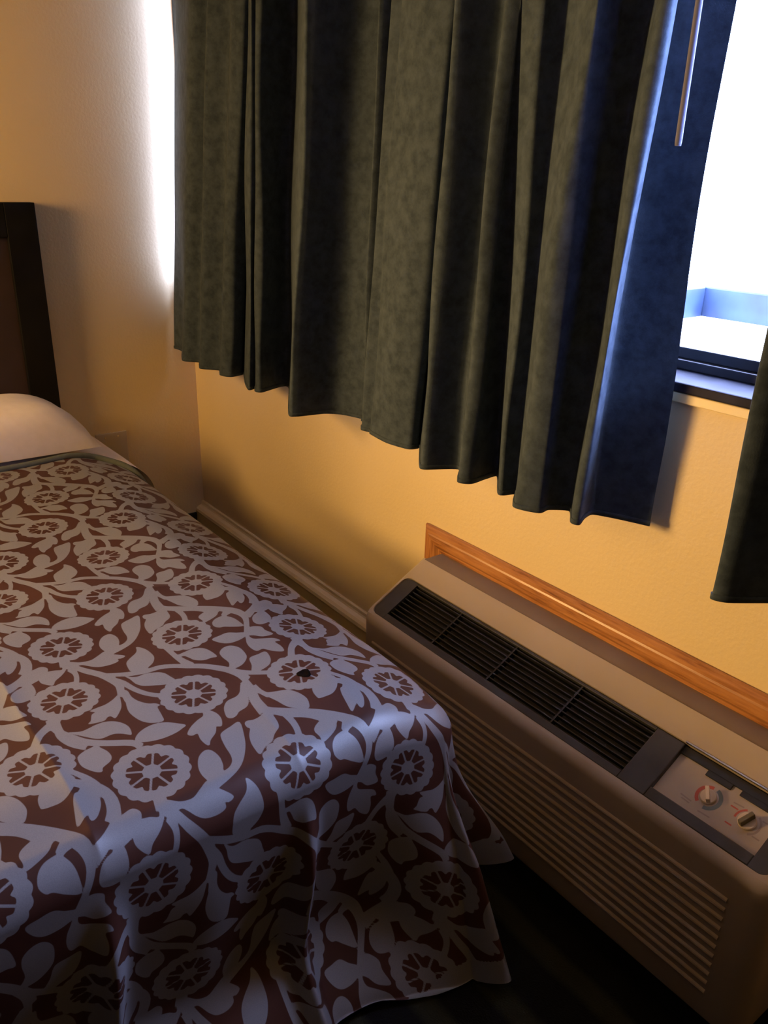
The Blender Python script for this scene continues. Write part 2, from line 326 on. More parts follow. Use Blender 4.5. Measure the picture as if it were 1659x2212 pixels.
STEMS = [[15116,-9893,15157,-9905,15215,-9922,15273,-9938,15337,-9953,15406,-9967,15456,-9978,15479,-9796,15429,-9787,15357,-9775,15285,-9764,15218,-9759,15157,-9757,15116,-9755],[15639,-9908,15682,-9894,15738,-9876,15790,-9866,15831,-9866,15875,-9870,15928,-9881,16011,-9908,16109,-9944,16180,-9971,16239,-9909,16168,-9882,16064,-9843,15962,-9810,15877,-9791,15800,-9781,15722,-9779,15639,-9787,15562,-9799,15511,-9808],[15553,-9911,15586,-9876,15635,-9826,15688,-9782,15744,-9752,15807,-9724,15880,-9690,15961,-9641,16046,-9588,16130,-9542,16212,-9508,16294,-9480,16376,-9457,16461,-9433,16544,-9414,16611,-9405,16663,-9408,16719,-9419,16775,-9432,16831,-9446,16891,-9465,16936,-9481,17003,-9421,16965,-9397,16902,-9361,16823,-9326,16738,-9300,16638,-9280,16525,-9273,16414,-9283,16309,-9306,16213,-9335,16129,-9369,16053,-9410,15975,-9456,15892,-9509,15809,-9565,15735,-9614,15672,-9649,15613,-9679,15549,-9712,15472,-9751,15395,-9791,15341,-9818],[16801,-9428,16846,-9425,16909,-9421,16974,-9420,17047,-9426,17123,-9434,17177,-9440,17151,-9350,17097,-9346,17020,-9341,16943,-9335,16868,-9326,16797,-9317,16747,-9310],[16188,-9456,16231,-9395,16292,-9308,16345,-9227,16383,-9168,16414,-9114,16442,-9052,16468,-8973,16491,-8885,16509,-8798,16517,-8714,16519,-8634,16529,-8559,16553,-8489,16586,-8421,16626,-8354,16670,-8293,16720,-8234,16775,-8167,16834,-8085,16896,-7998,16966,-7915,17047,-7841,17136,-7770,17228,-7700,17332,-7625,17439,-7551,17514,-7499,17386,-7411,17313,-7465,17207,-7542,17104,-7621,17013,-7694,16924,-7769,16843,-7849,16773,-7938,16713,-8029,16658,-8112,16607,-8181,16560,-8243,16517,-8307,16474,-8375,16434,-8445,16404,-8520,16393,-8601,16392,-8684,16385,-8764,16364,-8848,16336,-8933,16308,-9010,16283,-9071,16257,-9124,16225,-9185,16179,-9268,16126,-9358,16089,-9422],[16418,-9380,16484,-9355,16577,-9322,16665,-9292,16741,-9270,16820,-9248,16898,-9223,16973,-9193,17042,-9161,17108,-9125,17167,-9087,17221,-9045,17274,-8997,17329,-8934,17381,-8865,17417,-8817,17311,-8770,17275,-8819,17224,-8887,17171,-8947,17120,-8991,17065,-9028,17006,-9062,16942,-9093,16872,-9120,16799,-9145,16722,-9164,16637,-9181,16550,-9205,16462,-9244,16380,-9288,16323,-9319],[15916,-8230,15981,-8227,16075,-8224,16169,-8219,16253,-8215,16336,-8211,16416,-8204,16495,-8195,16573,-8184,16647,-8166,16718,-8138,16779,-8106,16821,-8084,16697,-7993,16649,-8011,16582,-8036,16516,-8058,16456,-8076,16392,-8093,16325,-8107,16254,-8118,16180,-8125,16103,-8127,16009,-8121,15909,-8109,15837,-8100],[16916,-6039,16953,-6056,16991,-6071,16995,-6066,16998,-6063,17026,-6104,17072,-6165,17128,-6226,17194,-6289,17280,-6358,17392,-6430,17509,-6498,17588,-6544,17645,-6427,17565,-6386,17455,-6329,17368,-6277,17321,-6237,17283,-6195,17255,-6157,17245,-6128,17236,-6087,17189,-6011,17101,-5936,17030,-5890,16989,-5864],[17133,-6095,17159,-6089,17198,-6081,17248,-6077,17318,-6084,17409,-6096,17508,-6096,17608,-6078,17707,-6048,17799,-6009,17885,-5953,17961,-5890,18013,-5846,17892,-5747,17835,-5787,17753,-5843,17668,-5889,17580,-5918,17484,-5940,17396,-5954,17321,-5957,17246,-5953,17171,-5945,17105,-5937,17051,-5926,17015,-5918],[16953,-10663,17018,-10666,17119,-10671,17229,-10666,17325,-10648,17410,-10621,17494,-10589,17582,-10551,17671,-10506,17752,-10459,17821,-10414,17884,-10365,17944,-10307,17999,-10241,18051,-10167,18109,-10084,18178,-9977,18251,-9861,18320,-9776,18382,-9743,18439,-9735,18483,-9730,18374,-9613,18333,-9629,18266,-9659,18194,-9717,18125,-9814,18051,-9933,17983,-10039,17923,-10121,17868,-10191,17810,-10252,17749,-10301,17685,-10342,17615,-10382,17536,-10426,17453,-10469,17371,-10504,17295,-10530,17223,-10548,17161,-10556,17094,-10551,17016,-10537,16955,-10526],[18308,-10830,18363,-10797,18441,-10751,18521,-10707,18597,-10668,18674,-10631,18751,-10598,18827,-10565,18902,-10536,18973,-10516,19045,-10509,19121,-10509,19196,-10515,19265,-10524,19327,-10538,19381,-10555,19436,-10581,19490,-10614,19530,-10639,19627,-10557,19581,-10537,19510,-10506,19431,-10477,19352,-10459,19274,-10447,19193,-10440,19109,-10434,19017,-10433,18921,-10441,18828,-10462,18739,-10491,18656,-10526,18578,-10565,18505,-10610,18434,-10654,18356,-10702,18280,-10750,18227,-10784],[14382,-6454,14395,-6419,14413,-6368,14438,-6318,14468,-6271,14506,-6225,14557,-6174,14628,-6112,14712,-6046,14799,-5995,14889,-5960,14982,-5938,15068,-5934,15152,-5949,15234,-5976,15297,-6007,15346,-6042,15405,-6097,15465,-6162,15523,-6238,15576,-6320,15613,-6379,15858,-6389,15810,-6328,15736,-6239,15656,-6150,15577,-6070,15486,-5986,15365,-5906,15229,-5848,15091,-5810,14959,-5796,14841,-5807,14734,-5838,14638,-5883,14552,-5946,14475,-6023,14414,-6094,14370,-6154,14341,-6209,14318,-6262,14298,-6319,14285,-6373,14276,-6410],[14564,-7580,14621,-7505,14702,-7398,14782,-7291,14848,-7191,14913,-7092,14986,-6997,15073,-6908,15169,-6824,15268,-6745,15369,-6670,15471,-6601,15565,-6552,15646,-6526,15714,-6516,15777,-6518,15837,-6529,15912,-6555,16008,-6596,16131,-6658,16264,-6732,16359,-6785,16418,-6709,16323,-6656,16184,-6579,16050,-6509,15938,-6454,15823,-6404,15699,-6372,15584,-6366,15481,-6382,15384,-6419,15287,-6481,15193,-6562,15102,-6648,15015,-6737,14931,-6832,14851,-6929,14779,-7028,14712,-7129,14644,-7228,14564,-7335,14482,-7443,14425,-7518],[15100,-6845,15143,-6858,15201,-6875,15243,-6888,15205,-6783,15166,-6779,15112,-6773,15072,-6769],[15213,-6580,15231,-6603,15259,-6639,15297,-6682,15347,-6728,15399,-6771,15435,-6800,15554,-6789,15535,-6760,15510,-6719,15493,-6686,15485,-6662,15479,-6636,15473,-6616],[16958,-7921,17002,-7874,17066,-7807,17132,-7748,17198,-7704,17267,-7667,17339,-7633,17412,-7600,17485,-7572,17553,-7554,17635,-7545,17726,-7543,17793,-7542,17680,-7377,17613,-7382,17513,-7391,17412,-7411,17332,-7447,17267,-7491,17205,-7536,17143,-7580,17082,-7628,17020,-7679,16953,-7743,16887,-7810,16841,-7858],[17476,-7517,17518,-7464,17579,-7387,17643,-7304,17712,-7208,17784,-7105,17834,-7033,17736,-6976,17686,-7050,17615,-7153,17545,-7248,17474,-7326,17403,-7397,17353,-7446],[17751,-7607,17830,-7614,17938,-7625,18041,-7641,18141,-7667,18260,-7704,18392,-7736,18528,-7756,18651,-7767,18733,-7774,18637,-7564,18558,-7562,18448,-7559,18344,-7551,18246,-7530,18128,-7497,17997,-7468,17865,-7453,17748,-7447,17668,-7444],[18006,-7517,18059,-7508,18136,-7495,18210,-7480,18277,-7464,18339,-7448,18381,-7436,18297,-7352,18259,-7367,18204,-7387,18145,-7403,18071,-7408,17988,-7409,17927,-7409],[18704,-7730,18744,-7687,18802,-7626,18859,-7566,18913,-7516,18968,-7466,19025,-7405,19078,-7326,19130,-7239,19186,-7161,19251,-7097,19322,-7041,19395,-6995,19481,-6958,19572,-6928,19637,-6908,19511,-6767,19452,-6795,19365,-6838,19280,-6891,19210,-6951,19145,-7018,19082,-7091,19020,-7171,18960,-7254,18903,-7326,18846,-7380,18789,-7427,18729,-7474,18661,-7529,18591,-7583,18543,-7621],[18955,-7473,19020,-7467,19110,-7460,19196,-7460,19267,-7468,19337,-7482,19412,-7506,19514,-7551,19626,-7609,19705,-7650,19745,-7561,19664,-7520,19545,-7461,19426,-7409,19327,-7378,19236,-7360,19145,-7351,19046,-7355,18953,-7367,18888,-7377]]

# ------------------------------------------------------------------ room shell
RX, RY, RZ = 6.2, -5.6, 2.45
WX0, WX1, WZ0, WZ1 = 0.012, 3.95, 1.054, 2.16
struct = lambda o: tag(o, kind='structure')
struct(box('floor', (-0.15, RY - .15, -0.12), (RX + .15, 0.14, 0.0), m_carpet))
struct(box('ceiling', (-0.15, RY - .15, RZ), (RX + .15, 0.14, RZ + .12), m_ceiling))
struct(box('wall_left', (-0.15, RY - .15, 0), (0, 0.14, RZ), m_wall))
struct(box('wall_right', (RX, RY - .15, 0), (RX + .15, 0.14, RZ), m_far_wall))
struct(box('wall_near', (0, RY - .15, 0), (RX, RY, RZ), m_far_wall))
bm = bmesh.new()
add_box(bm, (0, 0, 0), (RX, 0.14, WZ0))
add_box(bm, (0, 0, WZ1), (RX, 0.14, RZ))
add_box(bm, (0, 0, WZ0), (WX0, 0.14, WZ1))
add_box(bm, (WX1, 0, WZ0), (RX, 0.14, WZ1))
struct(bobj('wall_far', bm, m_wall))

# baseboard along the window wall, with a stepped cap
prof = [(0, 0), (0, .170), (-.004, .172), (-.009, .169), (-.010, .160), (-.013, .155), (-.026, .150), (-.034, .143),
        (-.037, .134), (-.036, .128), (-.034, .126), (-.034, 0)]
bb = extrude_profile('baseboard_far', prof, 0.0, 1.452, m_base)
struct(bb)
struct(box('baseboard_left', (0.0, -5.5, 0.0), (0.009, -.037, 0.128), m_vinyl, None, 0.003))
bb2 = extrude_profile('baseboard_right', prof, 2.525, RX, m_base)
bb2.name = 'baseboard_far_right'
struct(bb2)

struct(box('sky_blocker', (-0.15, 0.14, 2.30), (RX + .15, 0.60, 2.42), m_ceiling))   # unseen slab added outside to cut off high sky light
# ------------------------------------------------------------------ window
win = struct(empty('window_1'))
box('sill', (WX0, -0.016, 1.056), (WX1, 0.105, 1.074), m_sill, win, 0.003)
box('sill_apron', (WX0 - .02, -0.012, 1.037), (WX1 + .02, 0.0, 1.055), m_base, win, 0.002)
box('bottom_rail', (WX0, 0.085, 1.074), (WX1, 0.14, 1.092), m_dark, win, 0.002)
box('sash_rail', (WX0, 0.100, 1.092), (WX1, 0.135, 1.113), m_dark, win, 0.002)
box('top_rail', (WX0, 0.095, WZ1 - .04), (WX1, 0.14, WZ1), m_dark, win, 0.002)
for xa, wj in ((WX0, .016), (WX1 - .04, .04), (1.30, .04)):
    box('jamb', (xa, 0.095, 1.113), (xa + wj, 0.138, WZ1 - .04), m_dark, win, 0.002)
for xa, xb in ((WX0 + .016, 1.30), (1.34, WX1 - .04)):
    box('glass_pane', (xa, 0.116, 1.113), (xb, 0.120, WZ1 - .04), m_glass, win)
rebase(win, (2.0, 0.1, 1.05))

# ------------------------------------------------------------------ flat roof outside
GZ = 0.75
roof = tag(box('flat_roof', (0.2, 0.16, GZ - .1), (7.5, 2.75, GZ), m_roof), 'white sunlit flat roof outside the window, below the glass', 'roof')
par = empty('parapet')
tag(par, 'low blue painted parapet at the edge of the roof, seen through the window', 'parapet')
box('far_wall', (0.20, 2.75, GZ - .1), (7.5, 2.93, 0.905), m_parapet, par, 0.01)
box('side_wall', (0.20, 0.16, GZ - .1), (0.38, 2.75, 0.905), m_parapet, par, 0.01)
rebase(par, (0.3, 2.8, GZ - .1))

# ------------------------------------------------------------------ curtains
def catmull(P, per):
    P = np.array(P, float); n = len(P); out = []
    for i in range(n - 1):
        a, b, c, d = P[max(i - 1, 0)], P[i], P[i + 1], P[min(i + 2, n - 1)]
        for k in range(per):
            t = k / per
            m1 = (c - a) * .36; m2 = (d - b) * .36
            h = (2*t**3 - 3*t*t + 1)*b + (t**3 - 2*t*t + t)*m1 + (-2*t**3 + 3*t*t)*c + (t**3 - t*t)*m2
            out.append(h)
    out.append(P[-1]); return np.array(out)

def curtain(name, hem, top, zh, ztop, zref, label, group):
    A = catmull(hem, 7); B = catmull(top, 7); n = len(A)
    rows = 54
    ph = rng.uniform(0, 6.28, 8)
    vs = []
    for j in range(rows + 1):
        t = j / rows
        z = zh + (ztop - zh) * t
        k = (z - zh) / (zref - zh)
        Q = A + (B - A) * k
        s = np.arange(n) / 7.0
        wob = 0.0022 * (np.sin(s * 1.3 + z * 9 + ph[0]) + np.sin(s * 2.1 - z * 7 + ph[1]))
        damp = min(1.0, j / 6.0)
        for i in range(n):
            vs.append((Q[i][0] + wob[i] * .5 * damp, min(Q[i][1] + wob[i] * damp, -0.026), z + (0 if j else 0.0)))
    fs = [(j * n + i, j * n + i + 1, (j + 1) * n + i + 1, (j + 1) * n + i) for j in range(rows) for i in range(n - 1)]
    o = obj(name, vs, fs, m_curtain, None, True)
    # stitched hem band along the bottom edge
    hv = [v for v in vs[:n]] + [(v[0], v[1], v[2] + .012) for v in vs[:n]]
    off = []
    d = np.gradient(np.array(vs[:n])[:, :2], axis=0); d /= np.linalg.norm(d, axis=1)[:, None] + 1e-9
    nm = np.stack([d[:, 1], -d[:, 0]], 1) * 0.0022
    P = np.array(vs[:n])
    ring = []
    for (sx, zz) in ((1, 0.0), (1, .010), (-1, .010), (-1, 0.0)):
        for i in range(n):
            ring.append((P[i, 0] + nm[i, 0] * sx, P[i, 1] + nm[i, 1] * sx, P[i, 2] + zz - .002))
    hf = []
    for q in range(4):
        q2 = (q + 1) % 4
        hf += [(q * n + i, q * n + i + 1, q2 * n + i + 1, q2 * n + i) for i in range(n - 1)]
    obj('hem', ring, hf, m_curtain, o, True)
    tag(o, label, 'curtain', group)
    return o

hem_l = [(max(x, .03), y) for x, y in HEM]
TOP[0] = [0.052, -0.027]; TOP[1] = [0.190, -0.080]; hem_l[0] = (0.032, -0.092); 
# the folds tighten towards the top, and the last one ends in a flat leading edge
TOP[-7:-3] = [[1.910, -.176], [1.922, -.169], [1.928, -.120], [1.950, -.088]]
TOP[-10] = [1.735, -.160]; TOP[-11] = [1.722, -.170]
dx_ = TOP[-1][0] - hem_l[-1][0]; dn_ = TOP[-3][0] - hem_l[-3][0]
hem_l[-3:] = [(1.956, -.141), (1.972, -.139), (1.957, -.106), (1.953, -.075), (1.998, -.051), (2.053, -.030)]
TOP[-3:] = [[x + (dn_ if k < 3 else dx_), y] for k, (x, y) in enumerate(hem_l[-6:])]
curtain('curtain', hem_l, TOP, 0.80, 2.30, 1.75,
        'dark grey-green suede curtain, the wide left one hanging in deep folds to the corner', None)
RH = []; RT = []
x = 2.287
RH = [(2.333, -.060), (2.345, -.10), (2.287, -.190), (2.31, -.185), (2.37, -.10), (2.40, -.065), (2.46, -.10), (2.50, -.19), (2.54, -.18), (2.57, -.08), (2.63, -.07)]
for k in range(9):
    x0 = 2.70 + k * .135
    RH += [(x0, -.17), (x0 + .03, -.18), (x0 + .06, -.08), (x0 + .10, -.065)]
RT = [(x + .012, y) for x, y in RH]
curtain('curtain', RH, RT, 0.80, 2.30, 1.75,
        'dark curtain cut off by the right edge of the photo, beyond the window gap', None)
rod = empty('curtain_rod')
tag(rod, 'dark curtain track above both curtains, over the window', 'curtain rod')
tube('track', [(0.02, -.11, 2.315), (4.2, -.11, 2.315)], 0.014, m_dark, rod, 10)
for xb in (0.10, 2.2, 4.1):
    box('bracket', (xb - .012, -.12, 2.30), (xb + .012, 0.0, 2.335), m_dark, rod, 0.002)
rebase(rod, (2.1, -.11, 2.315))
wand = tube('curtain_wand', [(2.0815, -.16, 2.28), (2.0815, -.16, 1.458), (2.0815, -.16, 1.452)], [.0052, .0052, .0045], m_wand, None, 12)
tag(wand, 'thin grey pull wand hanging in front of the left curtain near the window gap', 'curtain wand')

# ------------------------------------------------------------------ pine frame round the air conditioner
trim = struct(empty('trim_1'))
tag(trim, 'varnished orange pine frame on the wall above the air conditioner')
tp = [(0, .500), (0, .560), (-.006, .562), (-.012, .560), (-.018, .553), (-.019, .545), (-.021, .541), (-.022, .530), (-.021, .520), (-.015, .512), (-.014, .500)]
vs = []; n = len(tp)
# mitred ends: each profile point sits at its own x on the 45 degree cut
for y, z in tp: vs.append((1.457 - (z - .500) * 1.17, y, z))
for y, z in tp: vs.append((2.56 + (z - .500) * 1.17, y, z))
fs = [(i, (i + 1) % n, n + (i + 1) % n, n + i) for i in range(n)] + [tuple(range(n - 1, -1, -1)), tuple(range(n, 2 * n))]
obj('head_casing', vs, fs, m_pine_x, trim)
def side_casing(xin, sgn):
    vs = []
    for y, z in tp: vs.append((xin - sgn * (z - .500) * 1.17, y, 0.0))
    for y, z in tp: vs.append((xin - sgn * (z - .500) * 1.17, y, z))
    fs = [(i, (i + 1) % n, n + (i + 1) % n, n + i) for i in range(n)] + [tuple(range(n - 1, -1, -1)), tuple(range(n, 2 * n))]
    # stand on the baseboard
    vs = [(x, y, max(z, .173)) for x, y, z in vs]
    return obj('side_casing', vs, fs, m_pine_z, trim)
side_casing(1.457, 1)
side_casing(2.56, -1)
rebase(trim, (2.0, 0, .5))

# ------------------------------------------------------------------ air conditioner
ac = empty('air_conditioner')
tag(ac, 'beige wall air conditioner with sloped dark vent, under the curtains beside the bed', 'air conditioner')
AX0, AX1, AYF, AZB = 1.449, 2.515, -0.264, 0.074
P0 = Vector((0, -.235, .42)); TS = Vector((0, .159, .085)).normalized(); NS = Vector((0, -TS.z, TS.y))
def S(x, s, o=0.0):
    q = P0 + TS * s + NS * o
    return (AX0 + x, q.y, q.z)
def htop(y): return .42 + (y + .235) * .085 / .159
def outline(inset, rc=0.034, n=8):
    pts = []
    x0, x1, yf = AX0 + inset, AX1 - inset, AYF + inset
    r = max(rc - inset * .5, .004)
    pts.append((x0, -.072))
    for k in range(n + 1):
        a = math.pi + (math.pi / 2) * k / n
        pts.append((x0 + r + r * math.cos(a), yf + r + r * math.sin(a)))
    for k in range(n + 1):
        a = 1.5 * math.pi + (math.pi / 2) * k / n
        pts.append((x1 - r + r * math.cos(a), yf + r + r * math.sin(a)))
    pts.append((x1, -.072))
    return pts
rings = [(0.010, 'b', AZB), (0.003, 'b', AZB + .006), (0.0, 'b', AZB + .016)]
R = 0.013
for k in range(7):
    a = (math.pi / 2) * k / 6
    rings.append((R * (1 - math.cos(a)), 't', R * (1 - math.sin(a))))
vs = []; nn = None
for ins, kd, val in rings:
    o_ = outline(ins); nn = len(o_)
    for (px_, py_) in o_:
        z = val if kd == 'b' else htop(py_) - val
        vs.append((px_, py_, z))
fs = []
for r_ in range(len(rings) - 1):
    for i in range(nn - 1):
        fs.append((r_ * nn + i, r_ * nn + i + 1, (r_ + 1) * nn + i + 1, (r_ + 1) * nn + i))
# sloped top plate with a rounded opening
def rrect(x0, x1, s0, s1, r, n=8):
    c = [((x0 + r, s0 + r), math.pi), ((x1 - r, s0 + r), 1.5 * math.pi), ((x1 - r, s1 - r), 0), ((x0 + r, s1 - r), .5 * math.pi)]
    out = []
    for (cx, cs), a0 in c:
        for k in range(n + 1):
            a = a0 + (math.pi / 2) * k / n
            out.append((cx + r * math.cos(a), cs + r * math.sin(a)))
    return out
OX0, OX1, OS0, OS1 = 0.014, 1.043, -.0115, .117
WA = AX1 - AX0
inn = rrect(OX0, OX1, OS0, OS1, .020)
out_ = []
sf = -.0135 + R - .006
for (x, s), c in zip(inn, [0] * 9 + [1] * 9 + [2] * 9 + [3] * 9):
    bx = R * .98 if c in (0, 3) else WA - R * .98
    bs = (AYF + R * .98 + .235) / TS.y if c in (0, 1) else .1803
    k = inn.index((x, s)) % 9
    ci = [(OX0 + .02, OS0 + .02), (OX1 - .02, OS0 + .02), (OX1 - .02, OS1 - .02), (OX0 + .02, OS1 - .02)][c]
    # project the rounded corner onto the outer rectangle's corner
    first_half = k < 4
    if c == 0: q = (bx, ci[1] + (bs - ci[1]) * min(1, k / 4)) if k <= 4 else (bx + (ci[0] - bx) * (k - 4) / 4, bs)
    if c == 1: q = (ci[0] + (bx - ci[0]) * min(1, k / 4), bs) if k <= 4 else (bx, bs + (ci[1] - bs) * (k - 4) / 4)
    if c == 2: q = (bx, ci[1] + (bs - ci[1]) * min(1, k / 4)) if k <= 4 else (bx + (ci[0] - bx) * (k - 4) / 4, bs)
    if c == 3: q = (ci[0] + (bx - ci[0]) * min(1, k / 4), bs) if k <= 4 else (bx, bs + (ci[1] - bs) * (k - 4) / 4)
    out_.append(q)
base = len(vs); N = len(inn)
for x, s in out_: vs.append(S(x, s, 0.0))
for x, s in inn: vs.append(S(x, s, 0.0))
for x, s in inn: vs.append(S(x, s, -.010))
for i in range(N):
    j = (i + 1) % N
    fs.append((base + i, base + j, base + N + j, base + N + i))
    fs.append((base + N + i, base + N + j, base + 2 * N + j, base + 2 * N + i))
cover = obj('front_cover', vs, fs, m_beige, ac, False)
for p_ in cover.data.polygons: p_.use_smooth = True
md = cover.modifiers.new('edges', 'EDGE_SPLIT'); md.split_angle = math.radians(28)
# grille ribs on the front face
for k in range(11):
    zc = .346 - k * .0207
    prof = [(AYF + .002, zc - .0065), (AYF - .0035, zc - .0025), (AYF - .0045, zc), (AYF - .0035, zc + .0025), (AYF + .002, zc + .0065)]
    extrude_profile('grille_rib', prof, AX0 + .05, AX1 - .066, m_beige, ac, False)
# steel sleeve between cover and wall
box('wall_sleeve', (AX0 + .008, -.076, AZB + .01), (AX1 - .008, 0.0, .5035), m_sleeve, ac, 0.002)
# hanging support under the cabinet
box('base_pan', (AX0 + .03, AYF + .03, 0.0), (AX1 - .03, -.002, AZB + .004), m_black, ac)
# dark vent insert
def sbox(name, x0, x1, s0, s1, o0, o1, mat, parent, bevel=0.0):
    return box(name, (x0, s0, o0), (x1, s1, o1), mat, parent, bevel, 2, lambda c: S(c[0], c[1], c[2]))
def splate(name, pts, o0, o1, mat, parent):
    n = len(pts)
    vs = [S(x, s, o1) for x, s in pts] + [S(x, s, o0) for x, s in pts]
    fs = [tuple(range(n)), tuple(range(2 * n - 1, n - 1, -1))] + [(i, n + i, n + (i + 1) % n, (i + 1) % n) for i in range(n)]
    return obj(name, vs, fs, mat, parent)
ins = empty('vent_insert'); ins.parent = ac
insert = splate('vent_tray', rrect(OX0 + .001, OX1 - .001, OS0 + .001, OS1 - .001, .019), -.040, -.036, m_black, ac)
bpy.data.objects.remove(ins)
e = .0015
half = rrect(OX0 + e, .20, OS0 + e, OS1 - e, .019)
lcap = [q for q in half if q[0] < .10]
lcap = [(.060, OS0 + e)] + [(.060, OS1 - e)] + [q for q in half[27:]] + [q for q in half[:9]]
splate('end_cap', lcap, -.034, -.003, m_char, ac)
h2 = rrect(.80, OX1 - e, OS0 + e, OS1 - e, .019)
rcap = [(1.007, OS1 - e), (1.007, OS0 + e)] + h2[9:27]
splate('end_cap', rcap, -.034, -.003, m_char, ac)
sbox('divider_bar', .754, .812, OS0 + e, OS1 - e, -.034, -.003, m_char, ac, .002)
sbox('front_rail', .060, .754, OS0 + e, .006, -.034, -.003, m_char, ac, .001)
sbox('rear_rail', .060, .754, .109, OS1 - e, -.034, -.003, m_char, ac, .001)
for k in range(8):
    s = .016 + k * .0124
    sbox('vent_slat', .060, .754, s - .0012, s + .0012, -.020, -.007, m_slat, ac)
for x in (.222, .400, .581):
    sbox('vent_crossbar', x - .002, x + .002, .006, .109, -.022, -.0065, m_slat, ac)
# control recess
sbox('control_rail', .812, 1.007, OS0 + e, .012, -.034, -.003, m_char, ac, .002)
panel = sbox('control_panel', .812, 1.007, .010, .103, -.036, -.014, m_panel, ac)
sbox('hinge_gap', .812, 1.007, .099, OS1 - e, -.030, -.010, m_black, ac)
sbox('hinge_slot', .868, .915, .088, .100, -.016, -.011, m_black, ac)
sbox('hinge_slot', .932, 1.007, .089, .100, -.016, -.011, m_black, ac)
sbox('door_edge', .812, 1.040, OS1 - .0005, OS1 + .0022, -.002, .0022, m_steel, ac)
def arc_plate(name, cx, cs, r0, r1, a0, a1, mat, parent, o=-.0138):
    n = 18; pts = []
    for k in range(n + 1):
        a = math.radians(a0 + (a1 - a0) * k / n); pts.append((cx + r1 * math.cos(a), cs + r1 * math.sin(a)))
    for k in range(n, -1, -1):
        a = math.radians(a0 + (a1 - a0) * k / n); pts.append((cx + r0 * math.cos(a), cs + r0 * math.sin(a)))
    m2 = 2 * (n + 1)
    vs = [S(x, s, o) for x, s in pts]
    fs = [(i, i + 1, m2 - 2 - i, m2 - 1 - i) for i in range(n)]
    return obj(name, vs, fs, mat, parent)
def knob(cx, cs, r, rot, mat_face, label):
    n = 24
    vs = []
    for rr, o in ((r, -.014), (r, -.010), (r * .92, -.0085)):
        for k in range(n):
            a = 2 * math.pi * k / n; vs.append(S(cx + rr * math.cos(a), cs + rr * math.sin(a), o))
    fs = [(l * n + k, l * n + (k + 1) % n, (l + 1) * n + (k + 1) % n, (l + 1) * n + k) for l in range(2) for k in range(n)]
    fs.append(tuple(range(2 * n, 3 * n)))
    o_ = obj('control_knob', vs, fs, m_knob, ac)
    c, s_ = math.cos(rot), math.sin(rot)
    bm = bmesh.new()
    add_box(bm, (-r * .95, -r * .26, -.009), (r * .95, r * .26, .004), .0012, 2)
    for v in bm.verts:
        x, y, z = v.co
        v.co = Vector(S(cx + x * c - y * s_, cs + x * s_ + y * c, z))
    bobj('knob_grip', bm, mat_face, o_)
    o_['label'] = label
arc_plate('printed_mark', .895, .056, .0165, .0225, 95, 235, m_red, panel)
arc_plate('printed_mark', .895, .056, .0165, .0235, -85, 75, m_blue, panel)
knob(.895, .056, .0135, math.radians(125), m_knob, 'ivory temperature knob inside a red and blue arc')
arc_plate('printed_mark', .966, .056, .019, .0225, 120, 190, m_red, panel)
arc_plate('printed_mark', .966, .056, .019, .0225, -60, 60, m_grey, panel)
knob(.966, .056, .0150, math.radians(70), m_knob_shade, 'selector knob at the right, its shadow side coloured dark olive')
for (x, s, a, L, mt) in ((.866, .034, -4, .022, m_grey), (.868, .029, -4, .016, m_grey), (.905, .026, 3, .022, m_grey),
                         (.940, .074, 6, .018, m_grey), (.937, .066, 0, .013, m_red), (.990, .072, 2, .014, m_grey),
                         (.990, .040, 0, .013, m_grey), (.944, .036, 0, .012, m_red)):
    c, s_ = math.cos(math.radians(a)), math.sin(math.radians(a))
    q = [(-L/2, -.0013), (L/2, -.0013), (L/2, .0013), (-L/2, .0013)]
    obj('printed_mark', [S(x + u * c - v * s_, s + u * s_ + v * c, -.0138) for u, v in q], [(0, 1, 2, 3)], mt, panel)
rebase(ac, (1.98, -.12, 0.0))
# ------------------------------------------------------------------ headboard and wall plate
hb = empty('headboard')
tag(hb, 'dark wooden headboard with a brown inset panel, behind the white pillow', 'headboard')
HY0, HY1, HZ = -0.527, -1.98, 1.298
box('stile', (0.0101, HY0 - .092, 0.10), (0.060, HY0, HZ), m_hb_frame, hb, 0.002)
box('stile', (0.0, HY1, 0.10), (0.060, HY1 + .092, HZ), m_hb_frame, hb, 0.002)
box('top_rail', (0.0, HY1 + .092, HZ - .10), (0.060, HY0 - .092, HZ), m_hb_frame, hb, 0.002)
box('inset_panel', (0.0, HY1 + .092, 0.12), (0.042, HY0 - .092, HZ - .10), m_hb_panel, hb)
for yy in (HY0 - .092, HY1 + .02):
    box('leg', (0.0, yy + .01, 0.0), (0.050, yy + .062, 0.105), m_hb_frame, hb)
rebase(hb, (0.03, -1.25, 0.0))

wp = empty('wall_plate')
tag(wp, 'square ivory wall plate low on the wall behind the bed, near the corner', 'wall plate')
box('plate', (0.0, -.405, .396), (0.006, -.290, .511), m_plate, wp, 0.0025, 3)
for yy in (-.372, -.323):
    for zz in (.412, .495):
        tube('screw', [(0.005, yy, zz), (0.0072, yy, zz)], 0.0028, m_base, wp, 8)
rebase(wp, (0.003, -.3475, .4535))

# ------------------------------------------------------------------ bed base and mattress
bed = empty('bed')
tag(bed, 'bed with mattress on a dark box base, hidden under the floral spread', 'bed')
box('mattress', (0.075, -1.955, 0.33), (1.965, -.490, 0.525), m_matt, bed, 0.05, 4)
box('bed_base', (0.085, -1.93, 0.06), (1.95, -.52, 0.332), m_black, bed, 0.01)
for xx in (.15, 1.88):
    for yy in (-1.86, -.68):
        tube('leg', [(xx, yy, 0.0), (xx, yy, 0.07)], 0.03, m_black, bed, 12)
rebase(bed, (1.0, -1.25, 0.0))

